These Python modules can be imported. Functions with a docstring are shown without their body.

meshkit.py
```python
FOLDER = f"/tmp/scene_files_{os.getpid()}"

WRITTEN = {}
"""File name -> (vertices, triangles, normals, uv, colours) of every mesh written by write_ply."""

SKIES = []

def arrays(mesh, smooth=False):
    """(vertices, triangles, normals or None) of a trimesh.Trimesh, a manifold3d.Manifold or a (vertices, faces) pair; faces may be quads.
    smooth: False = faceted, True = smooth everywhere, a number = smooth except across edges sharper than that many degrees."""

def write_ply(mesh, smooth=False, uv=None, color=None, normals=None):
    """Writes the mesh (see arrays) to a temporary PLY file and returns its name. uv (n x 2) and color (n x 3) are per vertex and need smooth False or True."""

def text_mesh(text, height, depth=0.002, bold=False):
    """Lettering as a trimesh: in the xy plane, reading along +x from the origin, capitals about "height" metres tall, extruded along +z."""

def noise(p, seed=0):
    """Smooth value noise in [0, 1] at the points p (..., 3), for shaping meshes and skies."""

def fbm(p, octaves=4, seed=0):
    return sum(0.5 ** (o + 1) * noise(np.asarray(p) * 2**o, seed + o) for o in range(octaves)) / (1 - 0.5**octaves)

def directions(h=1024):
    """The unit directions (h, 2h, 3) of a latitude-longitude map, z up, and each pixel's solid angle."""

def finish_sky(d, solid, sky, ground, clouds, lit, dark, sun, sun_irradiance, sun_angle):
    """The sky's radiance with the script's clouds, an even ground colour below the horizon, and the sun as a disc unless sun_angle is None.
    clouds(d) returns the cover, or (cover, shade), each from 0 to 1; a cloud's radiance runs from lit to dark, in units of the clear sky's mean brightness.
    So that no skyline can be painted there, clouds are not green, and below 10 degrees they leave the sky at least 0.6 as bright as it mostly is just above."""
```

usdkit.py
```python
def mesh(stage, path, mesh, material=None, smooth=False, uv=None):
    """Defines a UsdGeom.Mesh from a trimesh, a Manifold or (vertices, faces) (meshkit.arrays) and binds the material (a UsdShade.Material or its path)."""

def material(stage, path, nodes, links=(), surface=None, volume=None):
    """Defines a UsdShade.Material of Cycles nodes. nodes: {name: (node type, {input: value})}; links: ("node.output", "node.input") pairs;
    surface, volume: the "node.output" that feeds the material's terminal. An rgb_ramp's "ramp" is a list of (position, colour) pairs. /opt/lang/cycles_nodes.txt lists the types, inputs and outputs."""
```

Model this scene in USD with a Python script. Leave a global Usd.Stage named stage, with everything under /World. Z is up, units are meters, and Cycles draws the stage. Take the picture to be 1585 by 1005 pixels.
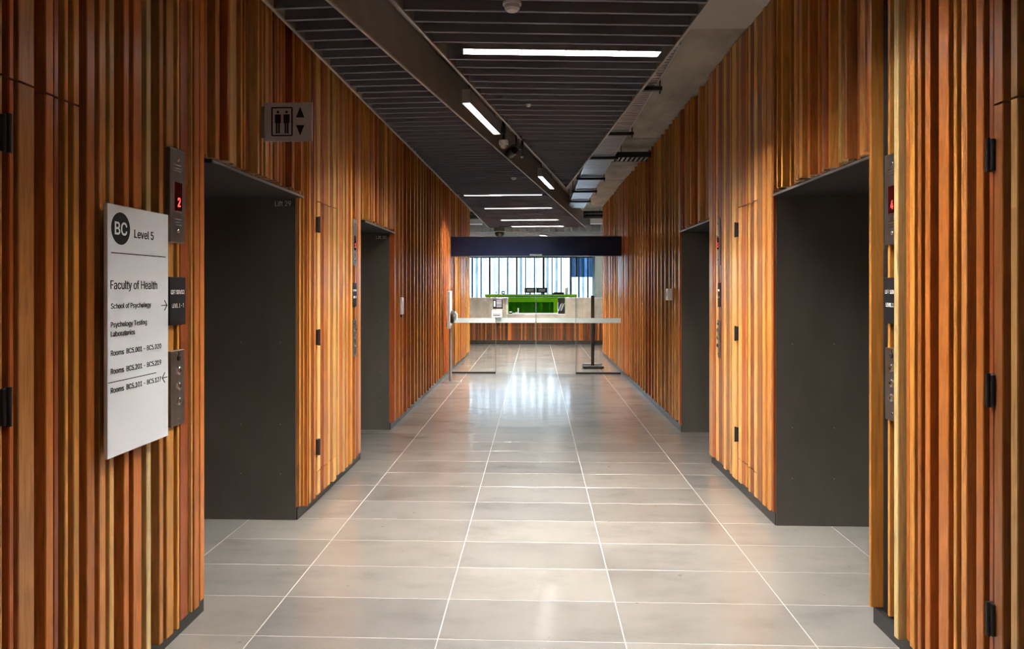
import math, random
import numpy as np
import trimesh
from shapely.geometry import Polygon, LineString, box as sbox
from pxr import Usd, UsdGeom, UsdLux, Gf, Sdf
import usdkit, meshkit

stage = Usd.Stage.CreateInMemory()
UsdGeom.SetStageUpAxis(stage, UsdGeom.Tokens.z)
UsdGeom.Xform.Define(stage, '/World')
UsdGeom.Scope.Define(stage, '/World/Looks')

# ------------------------------------------------------------------ camera
FPX, PSI, EYE = 1118.0, math.radians(2.2), 1.5
VPX, HOR = 829.5, 447.0                      # where the corridor's axis and the horizon fall in the 1585 x 1005 frame
CX = VPX - FPX * math.tan(PSI)
cam = UsdGeom.Camera.Define(stage, '/World/camera')
cam.CreateHorizontalApertureAttr(36.0)
cam.CreateVerticalApertureAttr(36.0 * 1005 / 1585)
cam.CreateFocalLengthAttr(36.0 * FPX / 1585)
cam.CreateHorizontalApertureOffsetAttr((792.5 - CX) / 1585 * 36.0)
cam.CreateVerticalApertureOffsetAttr(-(502.5 - HOR) / 1585 * 36.0)
cam.CreateClippingRangeAttr(Gf.Vec2f(0.05, 500))
cam.AddTranslateOp().Set(Gf.Vec3d(0, 0, EYE))
cam.AddRotateXYZOp().Set(Gf.Vec3f(90, 0, math.degrees(PSI)))
cam.CreateExposureAttr(0.12)

# ------------------------------------------------------------------ light levels
SKY = 5.6           # overcast daylight beyond the reception windows
LAMP = 1250.0         # luminance of the recessed linear lights
PENDANT = 520.0      # luminance of the two suspended battens
REAR_LAMP = 520.0
FAR_LAMP = 1300.0
RECEPTION_LAMP = 150.0
LAMP_COL = (1.0, 0.955, 0.89)

dome = UsdLux.DomeLight.Define(stage, '/World/sky')
dome.CreateIntensityAttr(1.0)
sky_mat = usdkit.material(stage, '/World/Looks/sky', {
    'tc': ('texture_coordinate', {}),
    'n': ('noise_texture', {'scale': 3.0, 'detail': 4.0}),
    'r': ('rgb_ramp', {'ramp': [(0.3, (0.55, 0.76, 1.0)), (0.6, (0.9, 0.96, 1.0))]}),
    'b': ('background_shader', {'strength': SKY})},
    [('tc.generated', 'n.vector'), ('n.fac', 'r.fac'), ('r.color', 'b.color')], surface='b.background')
from pxr import UsdShade
UsdShade.MaterialBindingAPI.Apply(dome.GetPrim()).Bind(sky_mat)

# ------------------------------------------------------------------ helpers
BASE = {}
COUNT = {}


def numbered(parent, name):
    k = COUNT.get((parent, name), 0)
    COUNT[(parent, name)] = k + 1
    return name if k == 0 else '%s_%03d' % (name, k)


def tag(prim, label=None, cat=None, group=None, kind=None):
    for k, v in (('label', label), ('category', cat), ('group', group), ('kind', kind)):
        if v:
            prim.SetCustomDataByKey(k, v)


def thing(name, label, cat, base=(0, 0, 0), group=None, kind=None):
    path = '/World/' + numbered('/World', name)
    x = UsdGeom.Xform.Define(stage, path)
    x.AddTranslateOp().Set(Gf.Vec3d(*map(float, base)))
    BASE[path] = np.array(base, float)
    tag(x.GetPrim(), label, cat, group, kind)
    return path


def base_of(path):
    while path and path not in BASE:
        path = path.rpartition('/')[0]
    return BASE.get(path, np.zeros(3))


def obj(name, mesh, mat, parent, label=None, kind=None, smooth=False):
    """One mesh, given in world coordinates, as a part under parent."""
    if isinstance(mesh, (list, tuple)):
        mesh = trimesh.util.concatenate(list(mesh))
    path = parent + '/' + numbered(parent, name)
    mesh = mesh.copy()
    mesh.apply_translation(-base_of(parent))
    p = usdkit.mesh(stage, path, mesh, M[mat], smooth=smooth)
    tag(p.GetPrim(), label, None, None, kind)
    return path


def objs(name, meshes, mat, parent, **kw):
    for m in meshes:
        obj(name, m, mat, parent, **kw)


def single(name, mesh, mat, label, cat, group=None, kind=None, smooth=False):
    if isinstance(mesh, (list, tuple)):
        mesh = trimesh.util.concatenate(list(mesh))
    path = '/World/' + numbered('/World', name)
    p = usdkit.mesh(stage, path, mesh, M[mat], smooth=smooth)
    tag(p.GetPrim(), label, cat, group, kind)
    return path


def copy_thing(src, loc, label, group=None):
    name = src.rpartition('/')[2]
    path = '/World/' + numbered('/World', name)
    x = UsdGeom.Xform.Define(stage, path)
    x.GetPrim().GetReferences().AddInternalReference(src)
    x.GetPrim().SetInstanceable(True)
    x.GetPrim().GetAttribute('xformOp:translate').Set(Gf.Vec3d(*map(float, loc)))
    tag(x.GetPrim(), label, None, group)
    return path


def box(x0, x1, y0, y1, z0, z1):
    m = trimesh.creation.box([abs(x1 - x0), abs(y1 - y0), abs(z1 - z0)])
    m.apply_translation([(x0 + x1) / 2, (y0 + y1) / 2, (z0 + z1) / 2])
    return m


def cbox(x0, x1, y0, y1, z0, z1, c=0.004):
    """A box with all its edges chamfered."""
    x0, x1 = sorted((x0, x1)); y0, y1 = sorted((y0, y1)); z0, z1 = sorted((z0, z1))
    pts = []
    for xs, xc in ((x0, x0 + c), (x1, x1 - c)):
        for ys, yc in ((y0, y0 + c), (y1, y1 - c)):
            for zs, zc in ((z0, z0 + c), (z1, z1 - c)):
                pts += [(xs, yc, zc), (xc, ys, zc), (xc, yc, zs)]
    return trimesh.convex.convex_hull(np.array(pts))


def cyl(p0, p1, r, n=16):
    p0, p1 = np.array(p0, float), np.array(p1, float)
    return trimesh.creation.cylinder(radius=r, segment=[p0, p1], sections=n)


def lathe(profile, centre, n=24, axis='z'):
    m = trimesh.creation.revolve(np.array(profile, float), sections=n)
    if axis == 'y-':
        m.apply_transform(trimesh.transformations.rotation_matrix(math.pi / 2, [1, 0, 0]))
    elif axis == 'x+':
        m.apply_transform(trimesh.transformations.rotation_matrix(math.pi / 2, [0, 1, 0]))
    elif axis == 'x-':
        m.apply_transform(trimesh.transformations.rotation_matrix(-math.pi / 2, [0, 1, 0]))
    m.apply_translation(centre)
    return m


FRAMES = {'left': ((0, 1, 0), (0, 0, 1), (1, 0, 0)), 'right': ((0, -1, 0), (0, 0, 1), (-1, 0, 0)), 'front': ((1, 0, 0), (0, 0, 1), (0, -1, 0))}


def on(mesh, frame, origin):
    """Moves a mesh from its own (u right, v up, w out) axes onto a wall."""
    u, v, w = (np.array(a, float) for a in FRAMES[frame])
    t = np.eye(4)
    t[:3, 0], t[:3, 1], t[:3, 2], t[:3, 3] = u, v, w, origin
    m = mesh.copy()
    m.apply_transform(t)
    return m


def text(s, cap, width=None, depth=0.0012, bold=False):
    m = meshkit.text_mesh(s, cap, depth, bold)
    b = m.bounds
    m.apply_translation([-b[0][0], 0, 0])
    if width:
        m.apply_scale([width / (b[1][0] - b[0][0]), 1, 1])
    return m


def flat(poly, depth=0.0012):
    if poly.geom_type != 'Polygon':
        return trimesh.util.concatenate([trimesh.creation.extrude_polygon(g, depth, engine='earcut') for g in poly.geoms])
    return trimesh.creation.extrude_polygon(poly, depth, engine='earcut')


def bar(p0, p1, z0, z1, t):
    """An upright board from p0 to p1 in plan, t thick."""
    p0, p1 = np.array(p0, float), np.array(p1, float)
    d = p1 - p0
    L = np.linalg.norm(d)
    m = trimesh.creation.box([L, t, z1 - z0])
    m.apply_transform(trimesh.transformations.rotation_matrix(math.atan2(d[1], d[0]), [0, 0, 1]))
    m.apply_translation([*(p0 + p1) / 2, (z0 + z1) / 2])
    return m


def wall_y(px, x):
    u, c, s = (px - CX) / FPX, math.cos(PSI), math.sin(PSI)
    return x * (c + u * s) / (u * c - s)


# ------------------------------------------------------------------ materials
M = {}


def mat(name, nodes, links, surface='p.BSDF'):
    M[name] = usdkit.material(stage, '/World/Looks/' + name, nodes, links, surface=surface)


def plain(name, col, rough=0.5, metal=0.0, spec=0.5, **kw):
    mat(name, {'p': ('principled_bsdf', {'base_color': col, 'roughness': rough, 'metallic': metal, 'specular_ior_level': spec, **kw})}, [])


def mottled(name, a, b, scale, rough=0.6, bump=0.0, detail=4.0, stretch=(1, 1, 1), metal=0.0, lo=0.35, hi=0.65, spec=0.5):
    nodes = {'g': ('geometry', {}), 'm': ('mapping', {'scale': stretch}), 'n': ('noise_texture', {'scale': scale, 'detail': detail, 'roughness': 0.6}),
             'r': ('rgb_ramp', {'ramp': [(lo, a), (hi, b)]}), 'p': ('principled_bsdf', {'roughness': rough, 'metallic': metal, 'specular_ior_level': spec})}
    links = [('g.position', 'm.vector'), ('m.vector', 'n.vector'), ('n.fac', 'r.fac'), ('r.color', 'p.base_color')]
    if bump:
        nodes['b'] = ('bump', {'strength': bump, 'distance': 0.002})
        links += [('n.fac', 'b.height'), ('b.normal', 'p.normal')]
    mat(name, nodes, links)


def wood(name, c, figure=0.0, rough=0.28):
    c = np.array(c) * np.array([0.90, 0.82, 0.68])
    lo, hi = tuple(c * 0.62), tuple(np.minimum(c * 1.32, 0.9))
    nodes = {'g': ('geometry', {}), 'o': ('object_info', {}),
             'm': ('mapping', {'scale': (1, 1, 0.035)}), 'n': ('noise_texture', {'scale': 170.0, 'detail': 3.0, 'roughness': 0.6}),
             'm2': ('mapping', {'scale': (1, 1, 0.12)}), 'n2': ('noise_texture', {'scale': 26.0, 'detail': 3.0, 'distortion': 1.2 + figure}),
             'x': ('math', {'math_type': 'multiply_add', 'value2': 0.5}),
             'h': ('math', {'math_type': 'multiply', 'value2': 0.5}),
             'r': ('rgb_ramp', {'ramp': [(0.3, lo), (0.5, tuple(c)), (0.7, hi)]}),
             'v': ('map_range', {'from_min': 0, 'from_max': 1, 'to_min': 0.78, 'to_max': 1.22}),
             'hs': ('hsv', {}),
             'b': ('bump', {'strength': 0.12, 'distance': 0.0012}),
             'p': ('principled_bsdf', {'roughness': rough, 'specular_ior_level': 0.5})}
    links = [('g.position', 'm.vector'), ('m.vector', 'n.vector'), ('g.position', 'm2.vector'), ('m2.vector', 'n2.vector'),
             ('n2.fac', 'h.value1'), ('n.fac', 'x.value1'), ('h.value', 'x.value3'), ('x.value', 'r.fac'),
             ('o.random', 'v.value'), ('r.color', 'hs.color'), ('v.result', 'hs.value'), ('hs.color', 'p.base_color'),
             ('n.fac', 'b.height'), ('b.normal', 'p.normal')]
    mat(name, nodes, links)


WOODS = {'orange': (0.47, 0.165, 0.040), 'red_orange': (0.40, 0.105, 0.028), 'gold': (0.60, 0.285, 0.070), 'pale_gold': (0.70, 0.42, 0.16),
         'pale': (0.74, 0.58, 0.30), 'tan': (0.50, 0.225, 0.075), 'brown': (0.30, 0.115, 0.040), 'red_brown': (0.25, 0.066, 0.024),
         'dark_brown': (0.13, 0.048, 0.018), 'olive': (0.33, 0.20, 0.085)}
for k, c in WOODS.items():
    wood('wood_' + k, c, figure=2.0 if k in ('orange', 'tan') else 0.0)

mottled('backing', (0.010, 0.008, 0.007), (0.018, 0.014, 0.012), 30, 0.8)
plain('skirting', (0.016, 0.016, 0.017), 0.32)
for i, c in enumerate([(0.174, 0.164, 0.149), (0.187, 0.175, 0.158), (0.162, 0.155, 0.144), (0.178, 0.162, 0.143)]):
    c = np.array(c)
    nodes = {'g': ('geometry', {}), 'o': ('object_info', {}),
             'm': ('mapping', {'scale': (0.8, 1.5, 1)}), 'n': ('noise_texture', {'scale': 2.6, 'detail': 5.0, 'roughness': 0.62}),
             'n2': ('noise_texture', {'scale': 90.0, 'detail': 2.0}),
             'ms': ('mapping', {'scale': (1.0, 0.35, 1), 'rotation': (0, 0, 0.35), 'location': (3.1, 7.7 + i, 0)}), 'ns': ('noise_texture', {'scale': 1.6, 'detail': 1.5}),
             'rs': ('rgb_ramp', {'ramp': [(0.62, (1, 1, 1)), (0.74, (0.66, 0.62, 0.60))]}),
             'nd': ('noise_texture', {'scale': 14.0, 'detail': 1.0}), 'rd': ('rgb_ramp', {'ramp': [(0.765, (1, 1, 1)), (0.80, (0.55, 0.47, 0.40))]}),
             'r': ('rgb_ramp', {'ramp': [(0.3, tuple(c * 0.88)), (0.5, tuple(c)), (0.7, tuple(c * 1.09))]}),
             'mx': ('mix_color', {'blend_type': 'multiply', 'fac': 1.0}), 'mx2': ('mix_color', {'blend_type': 'multiply', 'fac': 1.0}),
             'v': ('map_range', {'from_min': 0, 'from_max': 1, 'to_min': 0.88, 'to_max': 1.10}), 'hs': ('hsv', {}),
             'rr': ('map_range', {'from_min': 0.3, 'from_max': 0.7, 'to_min': 0.30, 'to_max': 0.42}),
             'p': ('principled_bsdf', {'specular_ior_level': 0.3, 'coat_weight': 1.0, 'coat_roughness': 0.14})}
    links = [('g.position', 'm.vector'), ('m.vector', 'n.vector'), ('g.position', 'n2.vector'), ('g.position', 'ms.vector'), ('ms.vector', 'ns.vector'), ('ns.fac', 'rs.fac'),
             ('g.position', 'nd.vector'), ('nd.fac', 'rd.fac'), ('n.fac', 'r.fac'), ('r.color', 'mx.a'), ('rs.color', 'mx.b'), ('mx.result', 'mx2.a'), ('rd.color', 'mx2.b'),
             ('o.random', 'v.value'), ('mx2.result', 'hs.color'), ('v.result', 'hs.value'), ('hs.color', 'p.base_color'), ('n.fac', 'rr.value'), ('rr.result', 'p.roughness')]
    mat('tile_%d' % i, nodes, links)
mottled('grout', (0.36, 0.345, 0.32), (0.43, 0.41, 0.385), 40, 0.7)
mottled('bronze', (0.076, 0.068, 0.057), (0.092, 0.082, 0.069), 6, 0.42, stretch=(1, 1, 0.4))
mottled('lift_steel', (0.30, 0.29, 0.28), (0.36, 0.35, 0.33), 60, 0.3, stretch=(1, 1, 0.03), metal=1.0)
plain('trim_metal', (0.30, 0.28, 0.26), 0.35, 0.8)
mottled('plate_steel', (0.19, 0.17, 0.155), (0.24, 0.22, 0.20), 120, 0.34, stretch=(1, 1, 0.05), metal=0.9)
plain('button_steel', (0.75, 0.74, 0.73), 0.18, 1.0)
plain('chrome', (0.42, 0.41, 0.39), 0.3, 0.4)
plain('black', (0.010, 0.010, 0.011), 0.45)
plain('black_gloss', (0.008, 0.008, 0.010), 0.12)
plain('ink', (0.010, 0.010, 0.012), 0.6, spec=0.15)
plain('navy_plate', (0.008, 0.008, 0.011), 0.5, spec=0.2)
plain('header_navy', (0.004, 0.006, 0.020), 0.25, spec=0.35)
plain('white', (0.88, 0.88, 0.87), 0.45)
plain('sign_white', (0.70, 0.74, 0.78), 0.42)
plain('flag_white', (0.50, 0.49, 0.52), 0.5)
plain('paper', (0.88, 0.88, 0.88), 0.7)
plain('grey_plastic', (0.35, 0.35, 0.36), 0.5)
plain('display_red', (0.045, 0.003, 0.003), 0.12)
mat('digit_red', {'e': ('emission', {'color': (1.0, 0.05, 0.04), 'strength': 3.2})}, [], 'e.emission')
mat('green', {'d': ('diffuse_bsdf', {'color': (0.42, 0.78, 0.03)}), 'l': ('translucent_bsdf', {'color': (0.52, 0.92, 0.03)}), 'x': ('mix_closure', {'fac': 0.5})}, [('d.BSDF', 'x.closure1'), ('l.BSDF', 'x.closure2')], 'x.closure')
plain('glass_edge', (0.10, 0.13, 0.125), 0.3)
plain('green_tag', (0.02, 0.32, 0.16), 0.4)
mat('green_glass', {'t': ('transparent_bsdf', {'color': (0.10, 0.30, 0.03)}), 'd': ('diffuse_bsdf', {'color': (0.03, 0.12, 0.008)}), 'x': ('mix_closure', {'fac': 0.55})},
    [('t.BSDF', 'x.closure1'), ('d.BSDF', 'x.closure2')], 'x.closure')
mottled('felt', (0.128, 0.131, 0.160), (0.168, 0.172, 0.208), 220, 0.95, spec=0.15)
plain('felt_backing', (0.014, 0.014, 0.015), 0.95, spec=0.1)
plain('edge_trim', (0.34, 0.31, 0.285), 0.5)
mottled('side_board', (0.19, 0.165, 0.14), (0.225, 0.195, 0.165), 5, 0.7)
plain('soffit_paint', (0.36, 0.325, 0.285), 0.75)
mottled('concrete', (0.20, 0.175, 0.135), (0.34, 0.30, 0.235), 2.3, 0.85, bump=0.4, detail=8, stretch=(1.6, 0.7, 1))
mottled('plaster', (0.55, 0.56, 0.54), (0.60, 0.61, 0.59), 3, 0.8)
plain('grey_green', (0.42, 0.47, 0.45), 0.6)
plain('ceiling_white', (0.50, 0.50, 0.50), 0.7)
plain('lamp_housing', (0.30, 0.30, 0.31), 0.5)
plain('louvre', (0.10, 0.10, 0.10), 0.5)
plain('reflector', (0.22, 0.22, 0.22), 0.5)
for nm, L in (('lamp', LAMP), ('pendant_lamp', PENDANT), ('rear_lamp', REAR_LAMP), ('far_lamp', FAR_LAMP), ('reception_lamp', RECEPTION_LAMP), ('dim_lamp', 9.0), ('back_lamp', 120.0)):
    mat(nm, {'e': ('emission', {'color': LAMP_COL, 'strength': L})}, [], 'e.emission')
plain('galvanised', (0.42, 0.45, 0.50), 0.33, 0.9)
mottled('stone', (0.50, 0.43, 0.345), (0.64, 0.565, 0.47), 5.0, 0.35, detail=7)
mottled('counter_edge', (0.75, 0.72, 0.68), (0.80, 0.78, 0.74), 5.0, 0.35)
plain('mullion', (0.03, 0.045, 0.07), 0.4, 0.3)


def pane(name, tint, refl=1.0, ior=1.5):
    mat(name, {'t': ('transparent_bsdf', {'color': tint}), 'g': ('glossy_bsdf', {'color': (0.95 * refl, 0.97 * refl, 1.0 * refl), 'roughness': 0.01}), 'f': ('fresnel', {'IOR': ior}), 'x': ('mix_closure', {})},
        [('f.fac', 'x.fac'), ('t.BSDF', 'x.closure1'), ('g.BSDF', 'x.closure2')], 'x.closure')


pane('glass', (0.955, 0.975, 0.968))
pane('window_glass', (0.96, 0.98, 1.0))
pane('blind_glass', (0.15, 0.255, 0.37))
mat('frosted', {'t': ('transparent_bsdf', {'color': (0.9, 0.95, 0.94)}), 'd': ('diffuse_bsdf', {'color': (0.72, 0.80, 0.79)}), 'l': ('translucent_bsdf', {'color': (0.75, 0.83, 0.83)}),
                'a': ('mix_closure', {'fac': 0.5}), 'x': ('mix_closure', {'fac': 0.80})},
    [('d.BSDF', 'a.closure1'), ('l.BSDF', 'a.closure2'), ('t.BSDF', 'x.closure1'), ('a.closure', 'x.closure2')], 'x.closure')
for nm, tint in (('fin_white', (0.94, 0.97, 0.99)), ('fin_pale', (0.50, 0.56, 0.59)), ('fin_blue', (0.30, 0.365, 0.40))):
    mat(nm, {'g': ('geometry', {}), 'm': ('mapping', {'scale': (3, 1, 1.2)}), 'n': ('noise_texture', {'scale': 2.2, 'detail': 2.0}), 'r': ('rgb_ramp', {'ramp': [(0.35, tuple(0.82 * t for t in tint)), (0.65, tint)]}),
             't': ('transparent_bsdf', {}), 'l': ('translucent_bsdf', {}), 'x': ('mix_closure', {'fac': 0.35})},
        [('g.position', 'm.vector'), ('m.vector', 'n.vector'), ('n.fac', 'r.fac'), ('r.color', 't.color'), ('r.color', 'l.color'), ('t.BSDF', 'x.closure1'), ('l.BSDF', 'x.closure2')], 'x.closure')
mat('fin_edge', {'t': ('transparent_bsdf', {'color': (0.045, 0.13, 0.18)}), 'd': ('diffuse_bsdf', {'color': (0.05, 0.2, 0.3)}), 'x': ('mix_closure', {'fac': 0.3})},
    [('t.BSDF', 'x.closure1'), ('d.BSDF', 'x.closure2')], 'x.closure')

rng = random.Random(11)

# ------------------------------------------------------------------ floor
TW, TD, YJ, XJ = 0.798, 0.3975, 3.077, -0.42
fl = thing('floor', 'grey-beige stone tiled floor running down the corridor into the reception', 'floor', kind='structure')
obj('grout_bed', box(-5.2, 5.2, -2.6, 24.2, -0.12, -0.0007), 'grout', fl)


def tile(x0, x1, y0, y1, parent=fl):
    g, c = 0.0024, 0.0007
    b = [(x0 + g, y0 + g), (x1 - g, y0 + g), (x1 - g, y1 - g), (x0 + g, y1 - g)]
    t = [(x0 + g + c, y0 + g + c), (x1 - g - c, y0 + g + c), (x1 - g - c, y1 - g - c), (x0 + g + c, y1 - g - c)]
    dz = rng.uniform(-0.0002, 0.0002)
    v = [(*p, -0.010) for p in b] + [(*p, -0.0007 + dz) for p in b] + [(*p, dz) for p in t]
    f = []
    for o in (0, 4):
        for i in range(4):
            j = (i + 1) % 4
            f += [(o + i, o + j, o + 4 + j), (o + i, o + 4 + j, o + 4 + i)]
    f += [(8, 9, 10), (8, 10, 11), (0, 2, 1), (0, 3, 2)]
    return trimesh.Trimesh(np.array(v), np.array(f), process=False)


xs_corr = [-1.863, XJ - TW, XJ, XJ + TW, XJ + 2 * TW, 1.863]
rows = [YJ + TD * k for k in range(-4, 34)]
for k, y0 in enumerate(rows):
    for i in range(5):
        obj('tile', tile(xs_corr[i], xs_corr[i + 1], y0, y0 + TD), 'tile_%d' % rng.choice([0, 0, 1, 1, 2, 3]), fl)
far = []
y0 = rows[-1] + TD
while y0 < 24:
    for i in range(-6, 7):
        far.append(tile(XJ + TW * i, XJ + TW * (i + 1), y0, y0 + TD))
    y0 += TD
obj('tile_field', far, 'tile_0', fl, kind='stuff')
near = []
for k in range(-13, -4):
    for i in range(5):
        near.append(tile(xs_corr[i], xs_corr[i + 1], YJ + TD * k, YJ + TD * (k + 1)))
obj('tile_field', near, 'tile_1', fl, kind='stuff')

# ------------------------------------------------------------------ slatted walls
ZT, ZB, HEAD = 3.345, 0.075, 2.105
END = 16.35
SEC = {-1: dict(back=1.565, lifts=[(3.305, 4.625), (6.315, 7.62)], edge=1.555),
       1: dict(back=1.550, lifts=[(3.305, 4.635), (6.30, 7.61)], edge=1.520)}
FRONT = 1.495


def slat_mesh(side, y0, y1, xf, z0, z1, xb, c=0.0028):
    c = min(c, (y1 - y0) * 0.25)
    prof = [(xb, y0), (xf + c, y0), (xf, y0 + c), (xf, y1 - c), (xf + c, y1), (xb, y1)]
    v = [(side * x, y, z0) for x, y in prof] + [(side * x, y, z1) for x, y in prof]
    f = []
    for i in range(6):
        j = (i + 1) % 6
        f += [(i, i + 6, j + 6), (i, j + 6, j)]
    for i in range(1, 5):
        f += [(0, i, i + 1), (6, 6 + i + 1, 6 + i)]
    m = trimesh.Trimesh(np.array(v), np.array(f), process=False)
    if m.volume < 0:
        m.invert()
    return m


LS1 = [(-14, 4, 'gold', 0), (14, 21.5, 'red_orange', 0), (28.5, 53.5, 'tan', 0), (71, 83, 'orange', 0), (83.5, 91, 'red_brown', 4), (100.5, 106, 'gold', 0),
       (114, 123, 'gold', 0), (134.5, 147, 'orange', 0), (154, 164, 'tan', 0), (169.5, 177, 'pale_gold', 0), (178, 191, 'dark_brown', 28), (192, 200, 'orange', 0),
       (206.5, 219.5, 'orange', 0), (220.5, 226.5, 'olive', 16), (227, 234, 'pale', 0), (236, 246, 'dark_brown', 32), (247, 253, 'tan', 0), (258, 269, 'gold', 0),
       (274.5, 278, 'gold', 0), (279, 292, 'red_brown', 22), (292.5, 298, 'pale_gold', 10), (301, 308.5, 'orange', 18), (310, 316.5, 'orange', 32)]
RS1 = [(1342.8, 1348, 'gold', 0), (1374, 1377, 'gold', 34), (1383.5, 1390, 'pale', -25), (1402, 1407.5, 'orange', 0), (1407.7, 1415, 'gold', 0), (1420, 1425, 'orange', 0),
       (1431.5, 1439, 'orange', 0), (1452.5, 1468, 'orange', 0), (1475.5, 1480.5, 'gold', 0), (1487.5, 1496, 'tan', 0), (1510.5, 1522, 'orange', 0),
       (1531, 1538, 'red_brown', 8), (1538.3, 1552, 'brown', 0), (1564, 1575, 'olive', 0), (1590, 1604, 'brown', 0)]
LS2 = [(473, 476.5, 'orange', 0), (479, 481.5, 'gold', 0), (486, 489, 'orange', 0), (491.5, 496, 'pale_gold', 0), (501, 507, 'orange', 0), (508, 511, 'pale_gold', 6),
       (516, 520.5, 'pale_gold', 0), (523, 525.5, 'pale_gold', 4), (531, 534, 'pale_gold', 0), (536, 539, 'tan', 6), (543, 545.6, 'gold', -6), (549.8, 551.5, 'orange', 8), (555, 558.5, 'tan', 20),
       (481.8, 485.5, 'red_brown', 7), (496.3, 500.6, 'red_brown', 6), (511.3, 515.6, 'brown', 7), (525.8, 530.6, 'red_orange', 6), (539.3, 542.6, 'red_orange', 7), (551.7, 554.6, 'red_brown', 7)]
RS2 = [(1097.2, 1103, 'tan', 0), (1108, 1111, 'pale_gold', 0), (1117, 1119.5, 'tan', 6), (1120, 1123, 'pale_gold', 0), (1129, 1131, 'pale_gold', 0), (1133, 1139, 'pale_gold', 0),
       (1143, 1147, 'pale_gold', 0), (1154, 1156, 'gold', 6), (1158, 1160, 'pale_gold', 0), (1167, 1171, 'pale_gold', 0), (1180, 1184, 'gold', 0), (1188, 1192, 'gold', 4),
       (1103.2, 1106.8, 'red_orange', 6), (1111.3, 1116.6, 'red_brown', 7), (1123.3, 1128.6, 'brown', 6), (1139.3, 1142.6, 'orange', 6), (1147.3, 1153.6, 'red_orange', 5), (1160.3, 1166.6, 'red_brown', 7), (1171.3, 1179.6, 'brown', 6), (1184.3, 1187.6, 'orange', 6)]
LS3 = [610, 617.7, 623.9, 629.6, 635.4, 641.2, 646.3, 651.1, 655.9, 659.9, 664.1, 667.7, 671.6, 675.4, 678.8, 682.4, 685.4, 688.3, 691.5]
RS3 = [971, 974, 977, 982.5, 987, 991, 994.5, 998.6, 1003.4, 1008, 1012.4, 1017.7, 1023, 1029, 1035.6, 1041, 1044.6, 1049]
DARKS = ['brown', 'red_brown', 'dark_brown', 'dark_brown', 'red_brown']
MIX = ['orange', 'orange', 'red_orange', 'gold', 'pale_gold', 'tan', 'brown', 'red_brown', 'tan', 'gold']


def from_list(side, items, ylo, yhi):
    """(y0, y1, front, tone) of the slats that the list gives, with recessed ones fitted between the proud ones."""
    proud, low = [], []
    for a, b, tone, rec in items:
        xf = FRONT + rec / 1000.0
        ya, yb = sorted((wall_y(a, side * xf), wall_y(b, side * xf)))
        ya, yb = max(ya, ylo), min(yb, yhi)
        (proud if rec <= 8 else low).append([ya, yb, xf, tone])
    out = [p for p in proud if p[1] - p[0] > 0.008]
    out.sort()
    for i in range(len(out) - 1):
        out[i][1] = min(out[i][1], out[i + 1][0] - 0.0015)
    for ya, yb, xf, tone in low:
        for p in list(out):
            if p[0] <= ya < p[1]:
                ya = p[1] + 0.0015
            if p[0] < yb <= p[1] or (ya < p[0] < yb):
                yb = min(yb, p[0] - 0.0015)
        if yb - ya > 0.008:
            out.append([ya, yb, xf, tone])
            out.sort()
    return out


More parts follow.
